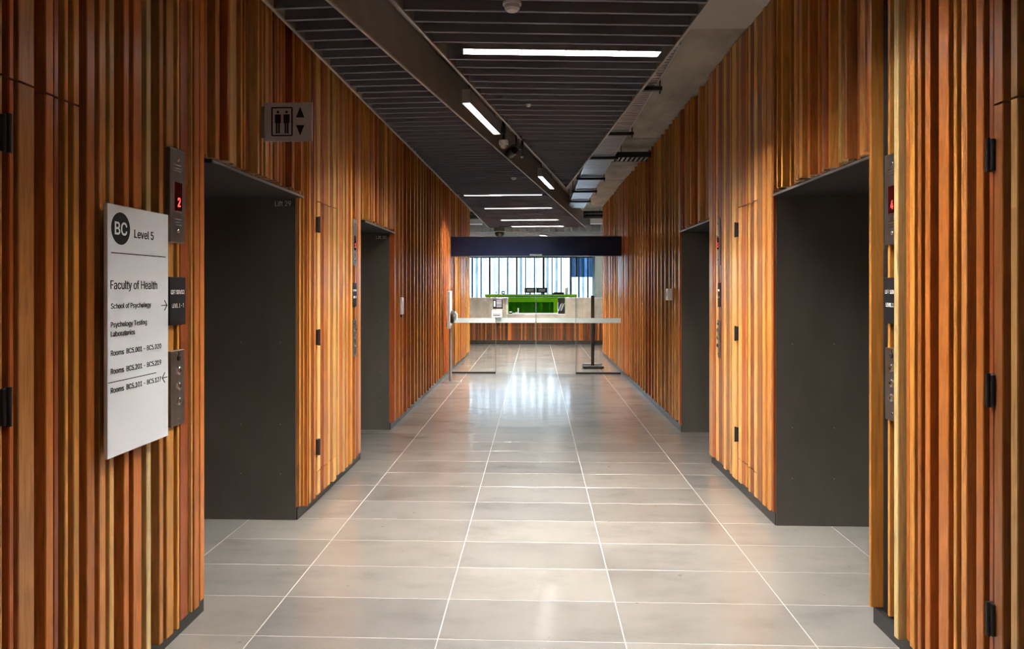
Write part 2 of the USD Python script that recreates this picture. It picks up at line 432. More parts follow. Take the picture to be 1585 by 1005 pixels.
def fill(out, ylo, yhi, rnd, recess=(0.046, 0.060), least=0.024, tones=DARKS):
    """Set-back slats in the gaps that are left."""
    edges = [ylo] + [e for p in sorted(out) for e in (p[0], p[1])] + [yhi]
    more = []
    for a, b in zip(edges[0::2], edges[1::2]):
        y = a + 0.002
        while b - y > least:
            w = min(rnd.choice([0.032, 0.042, 0.052]), b - 0.002 - y)
            if b - 0.002 - (y + w) < 0.016:
                w = b - 0.002 - y
            more.append([y, y + w, FRONT + rnd.uniform(*recess), rnd.choice(tones)])
            y += w + 0.003
    return sorted(out + more)


def scatter(ylo, yhi, rnd, widths=(0.022, 0.032, 0.042, 0.042, 0.065), gaps=(0.003, 0.008, 0.014, 0.024)):
    out, y = [], ylo
    while y < yhi - 0.02:
        w = min(rnd.choice(widths), yhi - y)
        hi = rnd.random() < 0.42
        out.append([y, y + w, FRONT + (rnd.uniform(-0.002, 0.006) if hi else rnd.uniform(0.020, 0.056)), rnd.choice(MIX)])
        y += w + rnd.choice(gaps)
    return out


DOORS = {-1: [(wall_y(-30, -FRONT), wall_y(143, -FRONT), 0.03), (wall_y(489.5, -FRONT), wall_y(520.5, -FRONT), 0.25)],
         1: [(wall_y(1160, FRONT) - 0.16, wall_y(1140.5, FRONT), 0.25), (wall_y(1640, FRONT), wall_y(1536, FRONT), 0.03)]}
SIDE = {-1: 'left', 1: 'right'}
n_door = 0
for side in (-1, 1):
    S = SEC[side]
    rnd = random.Random(5 + side)
    (a1, b1), (a2, b2) = S['lifts']
    s1, s2, s3 = ((LS1, LS2, LS3) if side < 0 else (RS1, RS2, RS3))
    first = from_list(side, s1, 1.9, a1)
    lead = min(p[0] for p in first)
    slats = fill(scatter(-0.6, lead - 0.03, rnd) + first, -0.62, a1 - 0.006, rnd, least=0.07)
    mid = from_list(side, s2, b1 + 0.05, a2 - 0.004)
    if side < 0:
        mid = [[b1, b1 + 0.026, 1.530, 'tan'], [b1 + 0.028, b1 + 0.046, 1.513, 'gold']] + mid
    else:
        mid = [[b1, b1 + 0.022, 1.502, 'red_brown'], [b1 + 0.024, b1 + 0.048, 1.497, 'gold']] + mid
    slats += fill(mid, b1, a2 - 0.004, rnd, recess=(0.042, 0.058), least=0.07, tones=['red_brown', 'brown', 'red_orange', 'dark_brown'])
    third = []
    for px in s3:
        y = wall_y(px, side * FRONT)
        third.append([y - 0.015, y + 0.019, FRONT + rnd.uniform(-0.003, 0.003), rnd.choice(['tan', 'orange', 'gold', 'orange', 'red_orange'])])
    third.sort()
    third = [p for i, p in enumerate(third) if i == 0 or p[0] > third[i - 1][1] + 0.02]
    last = third[-1][1]
    lead3 = [[b2 + 0.001, b2 + 0.062, 1.500, 'red_orange']]
    third = [p for p in third if p[0] > b2 + 0.075]
    slats += fill(lead3 + third, b2, last + 0.01, rnd, recess=(0.056, 0.064), least=0.5)
    slats += scatter(last + 0.02, END, rnd)
    for ya, yb in ((a1, b1), (a2, b2)):
        slats += [[p[0], p[1], p[2], p[3], 'head'] for p in scatter(ya + 0.002, yb - 0.002, rnd, (0.018, 0.022, 0.022, 0.030, 0.040), (0.006, 0.012, 0.018))]
    wl = thing('wall_' + SIDE[side], '%s corridor wall of upright timber slats in mixed orange and brown tones' % SIDE[side], 'wall', kind='structure')
    xb = S['back']
    parts = [box(side * xb, side * (xb + 0.08), -2.6, a1 - 0.001, 0, 3.36), box(side * xb, side * (xb + 0.08), b1 + 0.041, a2, 0, 3.36), box(side * xb, side * (xb + 0.08), b2 + 0.041, END, 0, 3.36)]
    parts += [box(side * xb, side * (xb + 0.08), ya, yb, HEAD + 0.02, 3.36) for ya, yb in ((a1, b1), (a2, b2))]
    obj('backing', parts, 'backing', wl)
    sk = thing('baseboard_' + SIDE[side], 'dark recessed skirting at the foot of the %s slatted wall' % SIDE[side], 'baseboard', kind='structure')
    xs = 1.545 if side < 0 else 1.515
    for ya, yb in ((-2.6, a1), (b1 + 0.003, a2), (b2 + 0.003, END)):
        obj('skirting_board', box(side * xs, side * (xb + 0.001), ya, yb, 0, ZB - 0.002 if side < 0 else ZB - 0.002), 'skirting', sk)
    doors = []
    for ya, yb, z0 in DOORS[side]:
        n_door += 1
        where = {1: 'tall flush door in the left slats, nearest the camera', 2: 'flush cupboard door in the slats between the left lifts',
                 3: 'flush cupboard door in the slats between the right lifts', 4: 'tall flush door in the right slats, nearest the camera'}[n_door]
        doors.append((ya, yb, z0, thing('door_%d' % n_door, where, 'door', base=(side * 1.5, ya, z0), kind='structure')))
    for p in slats:
        y0, y1, xf, tone = p[:4]
        if y1 - y0 < 0.006:
            continue
        m = 'wood_' + tone
        zb = ZB + rnd.uniform(-0.004, 0.012)
        if len(p) == 5:
            obj('slat', slat_mesh(side, y0, y1, xf, HEAD + 0.012 + rnd.uniform(0, 0.012), ZT, xb), m, wl)
            continue
        door = next((d for d in doors if d[0] - 0.012 <= y0 and y1 <= d[1] + 0.012), None)
        if door is None:
            obj('slat', slat_mesh(side, y0, y1, xf, zb, ZT, xb), m, wl)
            continue
        top = 2.095 + rnd.uniform(-0.002, 0.002)
        low = max(zb, door[2])
        obj('slat', slat_mesh(side, y0, y1, xf, top + 0.007, ZT, xb), m, wl)
        obj('slat', slat_mesh(side, y0, y1, xf, low, top, xb), m, door[3])
        if door[2] > 0.1:
            obj('slat', slat_mesh(side, y0, y1, xf, zb, door[2] - 0.006, xb), m, wl)
    for k, (ya, yb, z0, d) in enumerate(doors):
        hy = {(-1, 0): wall_y(7, -FRONT), (-1, 1): wall_y(491, -FRONT), (1, 0): wall_y(1141, FRONT), (1, 1): wall_y(1536, FRONT)}[(side, k)]
        for zt in (1.99, 1.22, 0.47):
            h = [cbox(side * (FRONT - 0.012), side * (FRONT + 0.03), hy - 0.017, hy + 0.017, zt - 0.105, zt, 0.003)]
            h += [cyl((side * (FRONT - 0.014), hy, zt - 0.108), (side * (FRONT - 0.014), hy, zt + 0.003), 0.007, 10)]
            obj('hinge', h, 'black', d, label='black hinge')

# ------------------------------------------------------------------ lift doorways
LIFTS = [(-1, 0, 'Lift 29', 'dark bronze lift doorway marked Lift 29 in the left wall'), (-1, 1, 'Lift 30', 'farther dark lift doorway of the left wall, past the concealed cupboard'),
         (1, 0, None, 'larger dark bronze lift doorway in the right wall, near the 4 display'), (1, 1, None, 'farther dark lift doorway of the right wall')]
for side, k, word, label in LIFTS:
    ya, yb = SEC[side]['lifts'][k]
    xe = SEC[side]['edge']
    xd = 2.36
    t = thing('lift_doorway', label, 'lift doorway', base=(side * xe, ya, 0), kind='structure', group='lift doorways')
    obj('far_lining', box(side * xe, side * xd, yb - 0.004, yb + 0.04, 0.0, HEAD), 'bronze', t)
    obj('near_lining', box(side * (SEC[side]['back'] + 0.082), side * xd, ya - 0.04, ya, 0.0, HEAD), 'bronze', t)
    obj('head_lining', box(side * (FRONT + 0.012), side * xd, ya, yb - 0.005, HEAD - 0.018, HEAD - 0.0005), 'backing', t, label='black head lining')
    obj('head_edge', box(side * (FRONT + 0.004), side * (FRONT + 0.012), ya, yb, HEAD - 0.018, HEAD - 0.006), 'trim_metal', t, label='thin pale metal edge')
    obj('sill', box(side * 1.8655, side * xd, ya, yb - 0.005, -0.0006, 0.0004), 'tile_2', t)
    ym = (ya + yb) / 2
    for y0, y1 in ((ya, ym - 0.002), (ym + 0.002, yb)):
        obj('door_leaf', box(side * (xd - 0.03), side * xd, y0, y1, 0.001, HEAD - 0.018), 'lift_steel', t, label='brushed steel lift door leaf')
    obj('shaft_wall', box(side * xd, side * (xd + 0.03), ya - 0.04, yb + 0.04, 0, HEAD), 'black', t)
    xc = [xe + 0.10, xe + 0.36]
    for x in xc:
        for z in (0.30, 0.62, 1.15):
            obj('screw', lathe([(0, 0.0012), (0.003, 0.0012), (0.004, 0)], (side * x, yb - 0.004, z), 8, 'y-'), 'trim_metal', t, label='tiny screw head')
    if word:
        w = 0.105 if k == 0 else 0.112
        o = (-xe - 0.03 - w, yb - 0.0042, 1.5 + ((447 - 317.5) * yb / FPX if k == 0 else (447 - 369.5) * yb / FPX))
        obj('lettering', on(text(word, 0.033, w), 'front', o), 'paper', t, label='small white lift number')

# ------------------------------------------------------------------ concrete soffit and room shell
ce = thing('ceiling', 'concrete soffit above the baffle panels with a smooth painted near bay', 'ceiling', kind='structure')
obj('painted_bay', box(-1.66, 1.66, -2.6, 5.18, 3.345, 3.50), 'soffit_paint', ce)
obj('concrete_bay', box(-1.66, 1.66, 5.18, 9.0, 3.365, 3.50), 'concrete', ce)
obj('concrete_beam', box(-1.66, 1.66, 9.0, 9.35, 3.352, 3.50), 'concrete', ce)
obj('concrete_bay', box(-1.66, 1.66, 9.35, 12.49, 3.365, 3.50), 'concrete', ce)
obj('concrete_bay', box(-1.66, 1.66, 12.51, 16.5, 3.362, 3.50), 'concrete', ce)
obj('joint_cover', box(-1.66, 1.66, 12.48, 12.52, 3.37, 3.40), 'black', ce)
obj('reception_soffit', box(-5.2, 5.2, 16.5, 24.4, 3.50, 3.60), 'concrete', ce)
wb = thing('wall_back', 'dark timber wall closing the corridor behind the camera', 'wall', kind='structure')
obj('timber_sheet', box(-1.66, 1.66, -2.7, -2.6, 0, 3.5), 'wood_dark_brown', wb)
wr = thing('wall_reception', 'pale plaster walls enclosing the reception beyond the glass doors', 'wall', kind='structure')
obj('side_wall', box(-5.3, -5.2, 16.4, 24.4, 0, 3.5), 'plaster', wr)
obj('side_wall', box(5.2, 5.3, 16.4, 24.4, 0, 3.5), 'plaster', wr)
obj('return_wall', box(-5.3, -1.565, END, END + 0.1, 0, 3.5), 'plaster', wr)
obj('return_wall', box(1.55, 5.3, END, END + 0.1, 0, 3.5), 'plaster', wr)
obj('column', cbox(1.86, 2.5, 22.9, 23.9, 0, 3.5, 0.01), 'grey_green', wr, label='grey-green column')
obj('window_head', box(-5.2, 5.2, 23.92, 24.4, 2.56, 3.5), 'ceiling_white', wr)
obj('window_sill_wall', box(-5.2, 5.2, 23.95, 24.4, 0, 0.35), 'plaster', wr)

# ------------------------------------------------------------------ baffle ceiling panels
PZ = 3.0


def panel(label, poly, ang, pitch, skip, phase):
    P = Polygon(poly)
    t = thing('ceiling_panel', label, 'ceiling panel', base=(*P.centroid.coords[0], PZ))
    inner = P.buffer(-0.012, join_style=2)
    d, n = np.array([math.cos(ang), math.sin(ang)]), np.array([-math.sin(ang), math.cos(ang)])
    lo, hi = min(np.dot(p, n) for p in poly), max(np.dot(p, n) for p in poly)
    k0 = math.floor((lo - phase) / pitch)
    for k in range(k0, int((hi - phase) / pitch) + 2):
        s = phase + pitch * k
        seg = inner.intersection(LineString([n * s - d * 20, n * s + d * 20]))
        if seg.is_empty or seg.length < 0.03 or seg.geom_type != 'LineString':
            continue
        p, q = np.array(seg.coords[0]), np.array(seg.coords[-1])
        if any(abs(s - np.dot(np.array(c), n)) < 0.055 for c in skip):
            continue
        m = bar(p, q, PZ + 0.004, PZ + 0.15, 0.024)
        obj('baffle', m, 'felt', t)
    bk = flat(inner, 0.01)
    bk.apply_translation([0, 0, PZ + 0.20])
    obj('backing', bk, 'felt_backing', t)
    for p, q in zip(poly, poly[1:] + poly[:1]):
        obj('edge_board', bar(p, q, PZ + 0.012, PZ + 0.335, 0.012), 'side_board', t)
        obj('edge_trim', bar(p, q, PZ, PZ + 0.012, 0.016), 'edge_trim', t, label='thin pale metal edge')
    return t, d, n


RA = math.radians(4.6)
LA = math.radians(-3.2)
right_poly = [(0.455, 10.84), (-1.38 + 0.169 * 0.0, 0.0), (-1.38, -1.6), (1.27, -1.6), (1.16 - 0.066 * 3.75, 3.75)]
left_poly = [(-1.458, 1.45), (1.215, 17.75), (-1.163, 17.85)]
R_LIGHTS = [(0.165, 4.61), (0.36, 2.85), (0.0, -0.4)]
L_LIGHTS = [(-0.53, 11.60), (-0.335, 13.50), (-0.145, 15.82), (0.04, 17.45)]
panel('large dark felt baffle ceiling panel tapering to a point over the right half', right_poly, RA, 0.166, R_LIGHTS, 4.61 * math.cos(RA) - 0.165 * math.sin(RA))
panel('long dark felt baffle ceiling panel along the left wall, widening into the distance', left_poly, LA, 0.166, L_LIGHTS, 11.60 * math.cos(LA) + 0.53 * math.sin(LA) * -1 * -1)


def recessed_light(loc, ang, label, lampmat, L=1.25, W=0.10, group=None, blades=True):
    x, y, z = loc
    t = thing('ceiling_light', label, 'ceiling light', base=loc, group=group)
    R = trimesh.transformations.rotation_matrix(ang, [0, 0, 1])

    def put(m):
        m = m if not isinstance(m, list) else trimesh.util.concatenate(m)
        m = m.copy(); m.apply_transform(R); m.apply_translation(loc)
        return m
    obj('housing', put([box(-L / 2, L / 2, -W / 2 - 0.006, -W / 2, 0, 0.09), box(-L / 2, L / 2, W / 2, W / 2 + 0.006, 0, 0.09),
                        box(-L / 2 - 0.006, -L / 2, -W / 2 - 0.006, W / 2 + 0.006, 0, 0.09), box(L / 2, L / 2 + 0.006, -W / 2 - 0.006, W / 2 + 0.006, 0, 0.09),
                        box(-L / 2 - 0.006, L / 2 + 0.006, -W / 2 - 0.006, W / 2 + 0.006, 0.09, 0.096)]), 'reflector', t)
    obj('lamp_strip', put(box(-L / 2 + 0.02, L / 2 - 0.02, -W / 2 + 0.006, W / 2 - 0.006, 0.050, 0.054)), lampmat, t, label='glowing white strip')
    if blades:
        n = int(L / 0.055)
        obj('louvre', put([box(-L / 2 + (i + 0.5) * L / n - 0.0006, -L / 2 + (i + 0.5) * L / n + 0.0006, -W / 2, W / 2, 0.006, 0.044) for i in range(n)]), 'louvre', t, kind='stuff')
    return t


recessed_light((*R_LIGHTS[0], PZ + 0.002), RA, 'long white louvred ceiling light nearest the camera, set in the right panel', 'lamp')
for p, w in zip(R_LIGHTS[1:], ('second from the far tip', 'nearest to where one stands')):
    recessed_light((*p, PZ + 0.002), RA, 'long louvred ceiling light of the right panel, %s' % w, 'rear_lamp' if p[1] > 1 else 'back_lamp', group='linear ceiling lights')
for p, w in zip(L_LIGHTS, ('first and widest of the four', 'second of the four', 'third of the four', 'farthest of the four')):
    recessed_light((*p, PZ + 0.002), LA, 'thin white ceiling light strip in the left panel, %s' % w, 'far_lamp', group='linear ceiling lights')


def batten(p0, p1, label):
    p0, p1 = np.array(p0, float), np.array(p1, float)
    L = np.linalg.norm(p1 - p0)
    ang = math.atan2(p1[1] - p0[1], p1[0] - p0[0])
    z = 2.95
    c = (p0 + p1) / 2
    t = thing('batten_light', label, 'hanging light', base=(*c, z), group='batten lights in the gap')
    R = trimesh.transformations.rotation_matrix(ang, [0, 0, 1])

    def put(ms):
        m = trimesh.util.concatenate(ms) if isinstance(ms, list) else ms.copy()
        m.apply_transform(R); m.apply_translation([*c, z])
        return m
    H = 0.105
    obj('housing', put([box(-L / 2, L / 2, -0.034, -0.029, 0, H), box(-L / 2, L / 2, 0.029, 0.034, 0, H), box(-L / 2, -L / 2 + 0.006, -0.034, 0.034, 0, H),
                        box(L / 2 - 0.006, L / 2, -0.034, 0.034, 0, H), box(-L / 2, L / 2, -0.034, 0.034, H, H + 0.004)]), 'lamp_housing', t)
    obj('diffuser', put(box(-L / 2 + 0.01, L / 2 - 0.01, -0.029, 0.029, 0.024, 0.028)), 'pendant_lamp', t, label='glowing white underside')
    n = int(L / 0.04)
    obj('louvre', put([box(-L / 2 + (i + 0.5) * L / n - 0.0005, -L / 2 + (i + 0.5) * L / n + 0.0005, -0.029, 0.029, 0.003, 0.022) for i in range(n)]), 'louvre', t, kind='stuff')
    for s in (-1, 1):
        obj('hanger', put(cyl((s * (L / 2 - 0.1), 0, H), (s * (L / 2 - 0.1), 0, 3.36 - z), 0.004, 8)), 'black', t, label='black hanging rod')


batten((-0.545, 5.62), (-0.365, 6.78), 'nearer suspended batten light glowing in the gap between the panels')
batten((0.055, 9.35), (0.235, 10.52), 'farther small suspended batten light in the gap between the panels')

# ------------------------------------------------------------------ ceiling fittings
t = thing('dome_camera', 'cream dome camera hanging on a black pole beside the near batten light', 'camera', base=(-0.312, 6.98, 2.86))
obj('pole', [cyl((-0.312, 6.98, 2.93), (-0.312, 6.98, 3.362), 0.016, 12), box(-0.335, -0.29, 6.955, 7.005, 3.0, 3.06)], 'black', t)
obj('body', lathe([(0.0, 0.075), (0.043, 0.075), (0.047, 0.06), (0.047, 0.035), (0.038, 0.03)], (-0.312, 6.98, 2.86), 24), 'white', t, smooth=30)
obj('dome', lathe([(0.038, 0.03), (0.034, 0.012), (0.022, -0.002), (0.0, -0.008)], (-0.312, 6.98, 2.86), 24), 'grey_plastic', t, smooth=True)
t = thing('spotlight', 'black spotlight on a bracket in the gap past the dome camera', 'spotlight', base=(-0.2, 7.25, 2.9))
b = lathe([(0, -0.07), (0.045, -0.07), (0.05, -0.06), (0.05, 0.05), (0.04, 0.055), (0.035, 0.04), (0, 0.035)], (0, 0, 0), 20)
b.apply_transform(trimesh.transformations.euler_matrix(math.radians(75), 0.2, 0.5)); b.apply_translation([-0.235, 7.22, 2.875])
obj('head', b, 'black', t, smooth=30)
obj('arm', [cyl((-0.2, 7.26, 2.86), (-0.2, 7.26, 3.362), 0.009, 8), box(-0.225, -0.13, 7.24, 7.28, 2.9, 2.93), box(-0.15, -0.125, 7.2, 7.3, 2.82, 2.98)], 'black', t)


def detector(name, label, x, y, z, r, cat, h=0.04):
    t = thing(name, label, cat, base=(x, y, z))
    obj('base', lathe([(0, 0.0), (r, 0.0), (r, -0.3 * h), (r * 0.9, -0.35 * h)], (x, y, z), 24), 'white', t)
    obj('cap', lathe([(r * 0.82, -0.3 * h), (r * 0.8, -0.75 * h), (r * 0.55, -h), (0, -h)], (x, y, z), 24), 'white', t, smooth=30)
    return t


detector('smoke_detector', 'round white smoke detector at the top edge, on the right panel', -0.125, 3.80, PZ + 0.006, 0.05, 'smoke detector', 0.045)
detector('sprinkler', 'tiny cream sprinkler head in the right panel behind the first light', -0.06, 5.90, PZ + 0.006, 0.022, 'sprinkler', 0.02)
detector('sprinkler', 'small white sprinkler head in the left panel short of the four strips', -0.30, 9.78, PZ + 0.006, 0.04, 'sprinkler', 0.03)
detector('smoke_detector', 'small white detector on the concrete soffit beside the cable tray', 1.06, 13.2, 3.362, 0.07, 'smoke detector', 0.06)

# cable trays
t = thing('cable_tray', 'long galvanised cable tray running beside the right panel towards the reception', 'cable tray', base=(0.81, 9.5, 3.14))
y0, y1, xa, xb_, tz = 4.9, 14.8, 0.65, 0.97, 3.14
for x in (xa, xb_):
    obj('side_rail', box(x - 0.006, x + 0.006, y0, y1, tz, tz + 0.06), 'galvanised', t)
yy, rung = y0 + 0.03, []
while yy < y1 - 0.03:
    rung.append(box(xa, xb_, yy - 0.022, yy + 0.022, tz + 0.004, tz + 0.008))
    yy += 0.065
obj('tray_bed', rung, 'galvanised', t, label='slotted tray bed', kind='stuff')
for yh in (5.9, 7.6, 9.0, 10.7, 12.1, 13.5):
    objs('hanger', [box(xa - 0.05, xb_ + 0.05, yh - 0.02, yh + 0.02, tz - 0.035, tz - 0.003), cyl((xa - 0.035, yh, tz - 0.05), (xa - 0.035, yh, 3.37), 0.006, 8),
                   cyl((xb_ + 0.035, yh, tz - 0.06), (xb_ + 0.035, yh, 3.37), 0.006, 8)], 'black', t, label='black trapeze hanger')
t = thing('cable_tray', 'short dark cable tray crossing to the right slatted wall', 'cable tray', base=(1.0, 9.3, 3.2))
for y in (9.40, 9.72):
    obj('side_rail', box(0.99, 1.49, y - 0.006, y + 0.006, 3.20, 3.27), 'black', t)
xx, rung = 1.02, []
while xx < 1.47:
    m = box(-0.016, 0.016, -0.165, 0.165, 3.203, 3.207)
    m.apply_translation([xx, 9.56, 0])
    rung.append(m)
    xx += 0.06
obj('tray_bed', rung, 'galvanised', t, kind='stuff')
for x in (1.05, 1.1):
    obj('hanger', cyl((x, 9.39, 3.2), (x, 9.39, 3.37), 0.005, 8), 'black', t)

for z, r, y, lab in ((3.30, 0.045, 17.2, 'upper dark pipe crossing above the glass doors'), (3.22, 0.05, 17.25, 'lower dark pipe crossing above the glass doors')):
    p = thing('ceiling_pipe', lab, 'pipe', base=(0, y, z))
    obj('tube', cyl((-5.1, y, z), (5.1, y, z), r, 16), 'black', p, smooth=30)
    objs('clamp', [cyl((x, y - 0.02, z), (x, y + 0.02, z), 0.012, 8) for x in (-1.9, 1.9)] + [cyl((x, y, z), (x, y, 3.51), 0.006, 8) for x in (-1.9, 1.9)], 'grey_plastic', p)
du = thing('air_duct', 'pale rectangular air duct hung beyond the wall end', 'duct', base=(0, 18.1, 3.2))
objs('duct_body', [cbox(-4.5, -1.36, 18.0, 18.3, 3.12, 3.3, 0.008), cbox(1.36, 4.5, 18.0, 18.3, 3.12, 3.3, 0.008)], 'white', du)
objs('hanger', [cyl((x, 18.15, 3.29), (x, 18.15, 3.51), 0.006, 8) for x in (-3.5, -1.6, 1.6, 3.5)], 'black', du)

# reception ceiling baffles
rc = thing('reception_ceiling', 'row of slanting pale grey ceiling baffles above the reception desk', 'ceiling baffles', base=(0, 21, 2.95))
k = 0
x = -4.6
while x < 4.4:
    p, q = (x, 18.6), (x + 2.2, 23.7)
    seg = LineString([p, q]).intersection(sbox(-4.9, 18.5, 4.9, 23.8))
    if seg.length > 0.3:
        c = np.array(seg.coords)
        obj('baffle', bar(c[0], c[-1], 2.97, 3.15, 0.03), 'ceiling_white', rc)
    x += 0.19
objs('carrier', [box(-4.9, 4.9, y - 0.02, y + 0.02, 3.15, 3.19) for y in (19.5, 21.2, 22.9)] + [cyl((xx, y, 3.18), (xx, y, 3.5), 0.006, 6) for y in (19.5, 21.2, 22.9) for xx in (-3, 0, 3)], 'grey_plastic', rc)


def reception_light(x0, y0, x1, y1, label, lm):
    t = thing('reception_light', label, 'ceiling light', base=((x0 + x1) / 2, (y0 + y1) / 2, 2.93))
    obj('body', bar((x0, y0), (x1, y1), 2.935, 2.968, 0.09), 'lamp_housing', t)
    obj('diffuser', bar((x0, y0), (x1, y1), 2.925, 2.935, 0.07), lm, t, label='glowing white underside')


for i, (xo, yo, w) in enumerate(((0.14, 19.4, 'seen just above the header'), (-2.4, 19.4, 'to the left over the reception'), (2.3, 20.6, 'to the right over the reception'))):
    reception_light(xo, yo, xo + 0.52, yo + 1.2, 'slanting white light between the reception baffles, %s' % w, 'dim_lamp' if i == 0 else 'reception_lamp')
t = thing('ceiling_speaker', 'round white rimmed dark dome hanging over the glass doors', 'ceiling dome', base=(-0.87, 17.3, 2.72))
obj('bracket', cbox(-1.0, -0.74, 17.2, 17.4, 2.87, 2.96, 0.006), 'side_board', t)
obj('stem', cyl((-0.87, 17.3, 2.95), (-0.87, 17.3, 3.17), 0.015, 10), 'black', t)
obj('rim', trimesh.creation.torus(0.128, 0.013, 32, 10).apply_transform(trimesh.transformations.translation_matrix([-0.87, 17.3, 2.865])), 'white', t, smooth=True)
obj('dome', lathe([(0.0, 0.14), (0.125, 0.14), (0.115, 0.08), (0.08, 0.03), (0.0, 0.0)], (-0.87, 17.3, 2.725), 28), 'black_gloss', t, smooth=40)

# ------------------------------------------------------------------ glass entrance
GY = 12.72
g = thing('sliding_glass_door', 'full-width glass sliding doors under a dark navy header at the corridor end', 'glass door', base=(0, GY, 0))
obj('header', cbox(-1.512, 1.512, GY - 0.02, GY + 0.16, 2.075, 2.425, 0.006), 'header_navy', g, label='dark navy header box')
obj('header_trim', box(-1.49, 1.49, GY - 0.024, GY - 0.02, 2.412, 2.422), 'trim_metal', g)
obj('sensor', cbox(-0.11, 0.11, GY - 0.055, GY - 0.02, 2.080, 2.105, 0.006), 'trim_metal', g, label='slim grey door sensor')
XL, XR = -0.73, 0.72
for nm, a, b, yo in (('fixed_pane', -1.49, XL + 0.02, 0.03), ('fixed_pane', XR - 0.02, 1.49, 0.03), ('sliding_pane', XL - 0.02, -0.004, 0.075), ('sliding_pane', 0.004, XR + 0.02, 0.075)):
    p = obj(nm, box(a, b, GY + yo, GY + yo + 0.010, 0.012, 2.08), 'glass', g)
    obj('frosted_band', box(a, b, GY + yo - 0.0012, GY + yo - 0.0002, 0.895, 0.982), 'frosted', p, label='frosted safety band')
    if nm == 'fixed_pane':
        obj('bottom_rail', cbox(a, b, GY + yo - 0.012, GY + yo + 0.022, 0.0, 0.03, 0.003), 'black', g)
        xe = b if a < 0 else a
        obj('pane_edge', box(xe - 0.004, xe + 0.004, GY + yo - 0.002, GY + yo + 0.012, 0.03, 2.08), 'glass_edge', p)
for xx in (-0.006, 0.006):
    obj('meeting_edge', box(xx - 0.003, xx + 0.003, GY + 0.073, GY + 0.087, 0.012, 2.08), 'glass_edge', g)
NX, NY = -0.72, GY + 0.0275
po = thing('notice', 'black and white notices stuck on the left pane of the glass doors', 'notice', base=(NX, NY, 1.2))


def nbox(px0, px1, r0, r1, d=0.0):
    s = NY / FPX
    return box((px0 - VPX) * s, (px1 - VPX) * s, NY - 0.001 - d, NY - d, 1.5 - (r1 - HOR) * s, 1.5 - (r0 - HOR) * s)


obj('poster', nbox(763, 778, 463.5, 478), 'ink', po, label='black poster')
objs('print_line', [nbox(768.5, 776.5, 465 + i * 2.3, 466.2 + i * 2.3, 0.001) for i in range(5)] + [nbox(764, 767, 466, 475, 0.001)], 'grey_plastic', po)
obj('paper_sheet', nbox(761.5, 777, 480, 491.5), 'paper', po, label='white sheet')
objs('print_line', [nbox(762.5, 775.5, 485.5, 486.8, 0.001), nbox(762.5, 774, 487.6, 489, 0.001), nbox(763, 772, 481.5, 482.3, 0.001)], 'ink', po)

# sanitiser stand
SX_, SY_ = -1.372, 11.55
s = thing('sanitiser_stand', 'silver sanitiser stand with a white board on a round base, left of the glass doors', 'stand', base=(SX_, SY_, 0))
obj('base_disc', lathe([(0, 0.022), (0.03, 0.02), (0.15, 0.008), (0.158, 0.004), (0.158, 0), (0, 0)], (SX_ + 0.02, SY_, 0), 40), 'trim_metal', s, smooth=30)
obj('post', cyl((SX_, SY_, 0.018), (SX_, SY_, 0.9), 0.024, 20), 'chrome', s, smooth=30)
obj('sign_board', cbox(SX_ - 0.036, SX_ + 0.012, SY_ - 0.14, SY_ + 0.14, 0.86, 1.46, 0.004), 'white', s, label='tall white board')
obj('dispenser', [lathe([(0, 0.0), (0.10, 0.0), (0.105, 0.01), (0.105, 0.035), (0.09, 0.05), (0, 0.05)], (SX_ + 0.012, SY_ - 0.02, 1.05), 28, 'x+')], 'black', s, smooth=30, label='black round dispenser')
obj('nozzle', [cyl((SX_ + 0.06, SY_ - 0.02, 1.06), (SX_ + 0.12, SY_ - 0.02, 1.04), 0.016, 12), cyl((SX_ + 0.1, SY_ - 0.02, 1.0), (SX_ + 0.1, SY_ - 0.02, 1.10), 0.02, 12), cyl((SX_ + 0.1, SY_ - 0.02, 1.09), (SX_ + 0.075, SY_ - 0.02, 1.13), 0.012, 10)], 'white', s, label='white pump nozzle')
obj('tag', cbox(SX_ - 0.06, SX_ - 0.036, SY_ - 0.06, SY_ + 0.02, 0.885, 0.955, 0.003), 'green_tag', s, label='green tag')
# black post behind the glass
bp = thing('post_stand', 'black square post on a flat base behind the right glass pane', 'post', base=(1.065, 13.65, 0))
obj('base_plate', cbox(0.875, 1.265, 13.5, 13.8, 0.012, 0.055, 0.006), 'black', bp)
objs('foot', [cyl((x, y, 0), (x, y, 0.014), 0.018, 10) for x in (0.92, 1.22) for y in (13.54, 13.76)], 'black', bp)
obj('post', cbox(1.037, 1.097, 13.62, 13.68, 0.05, 1.37, 0.004), 'black', bp)
obj('collar', cbox(0.89, 1.25, 13.73, 13.78, 0.055, 0.085, 0.004), 'grey_plastic', bp)

# ------------------------------------------------------------------ reception desk
DY = 19.45
DS = DY / FPX


def dx(px):
    return (px - VPX) * DS


def dz(row):
    return 1.5 - (row - HOR) * DS


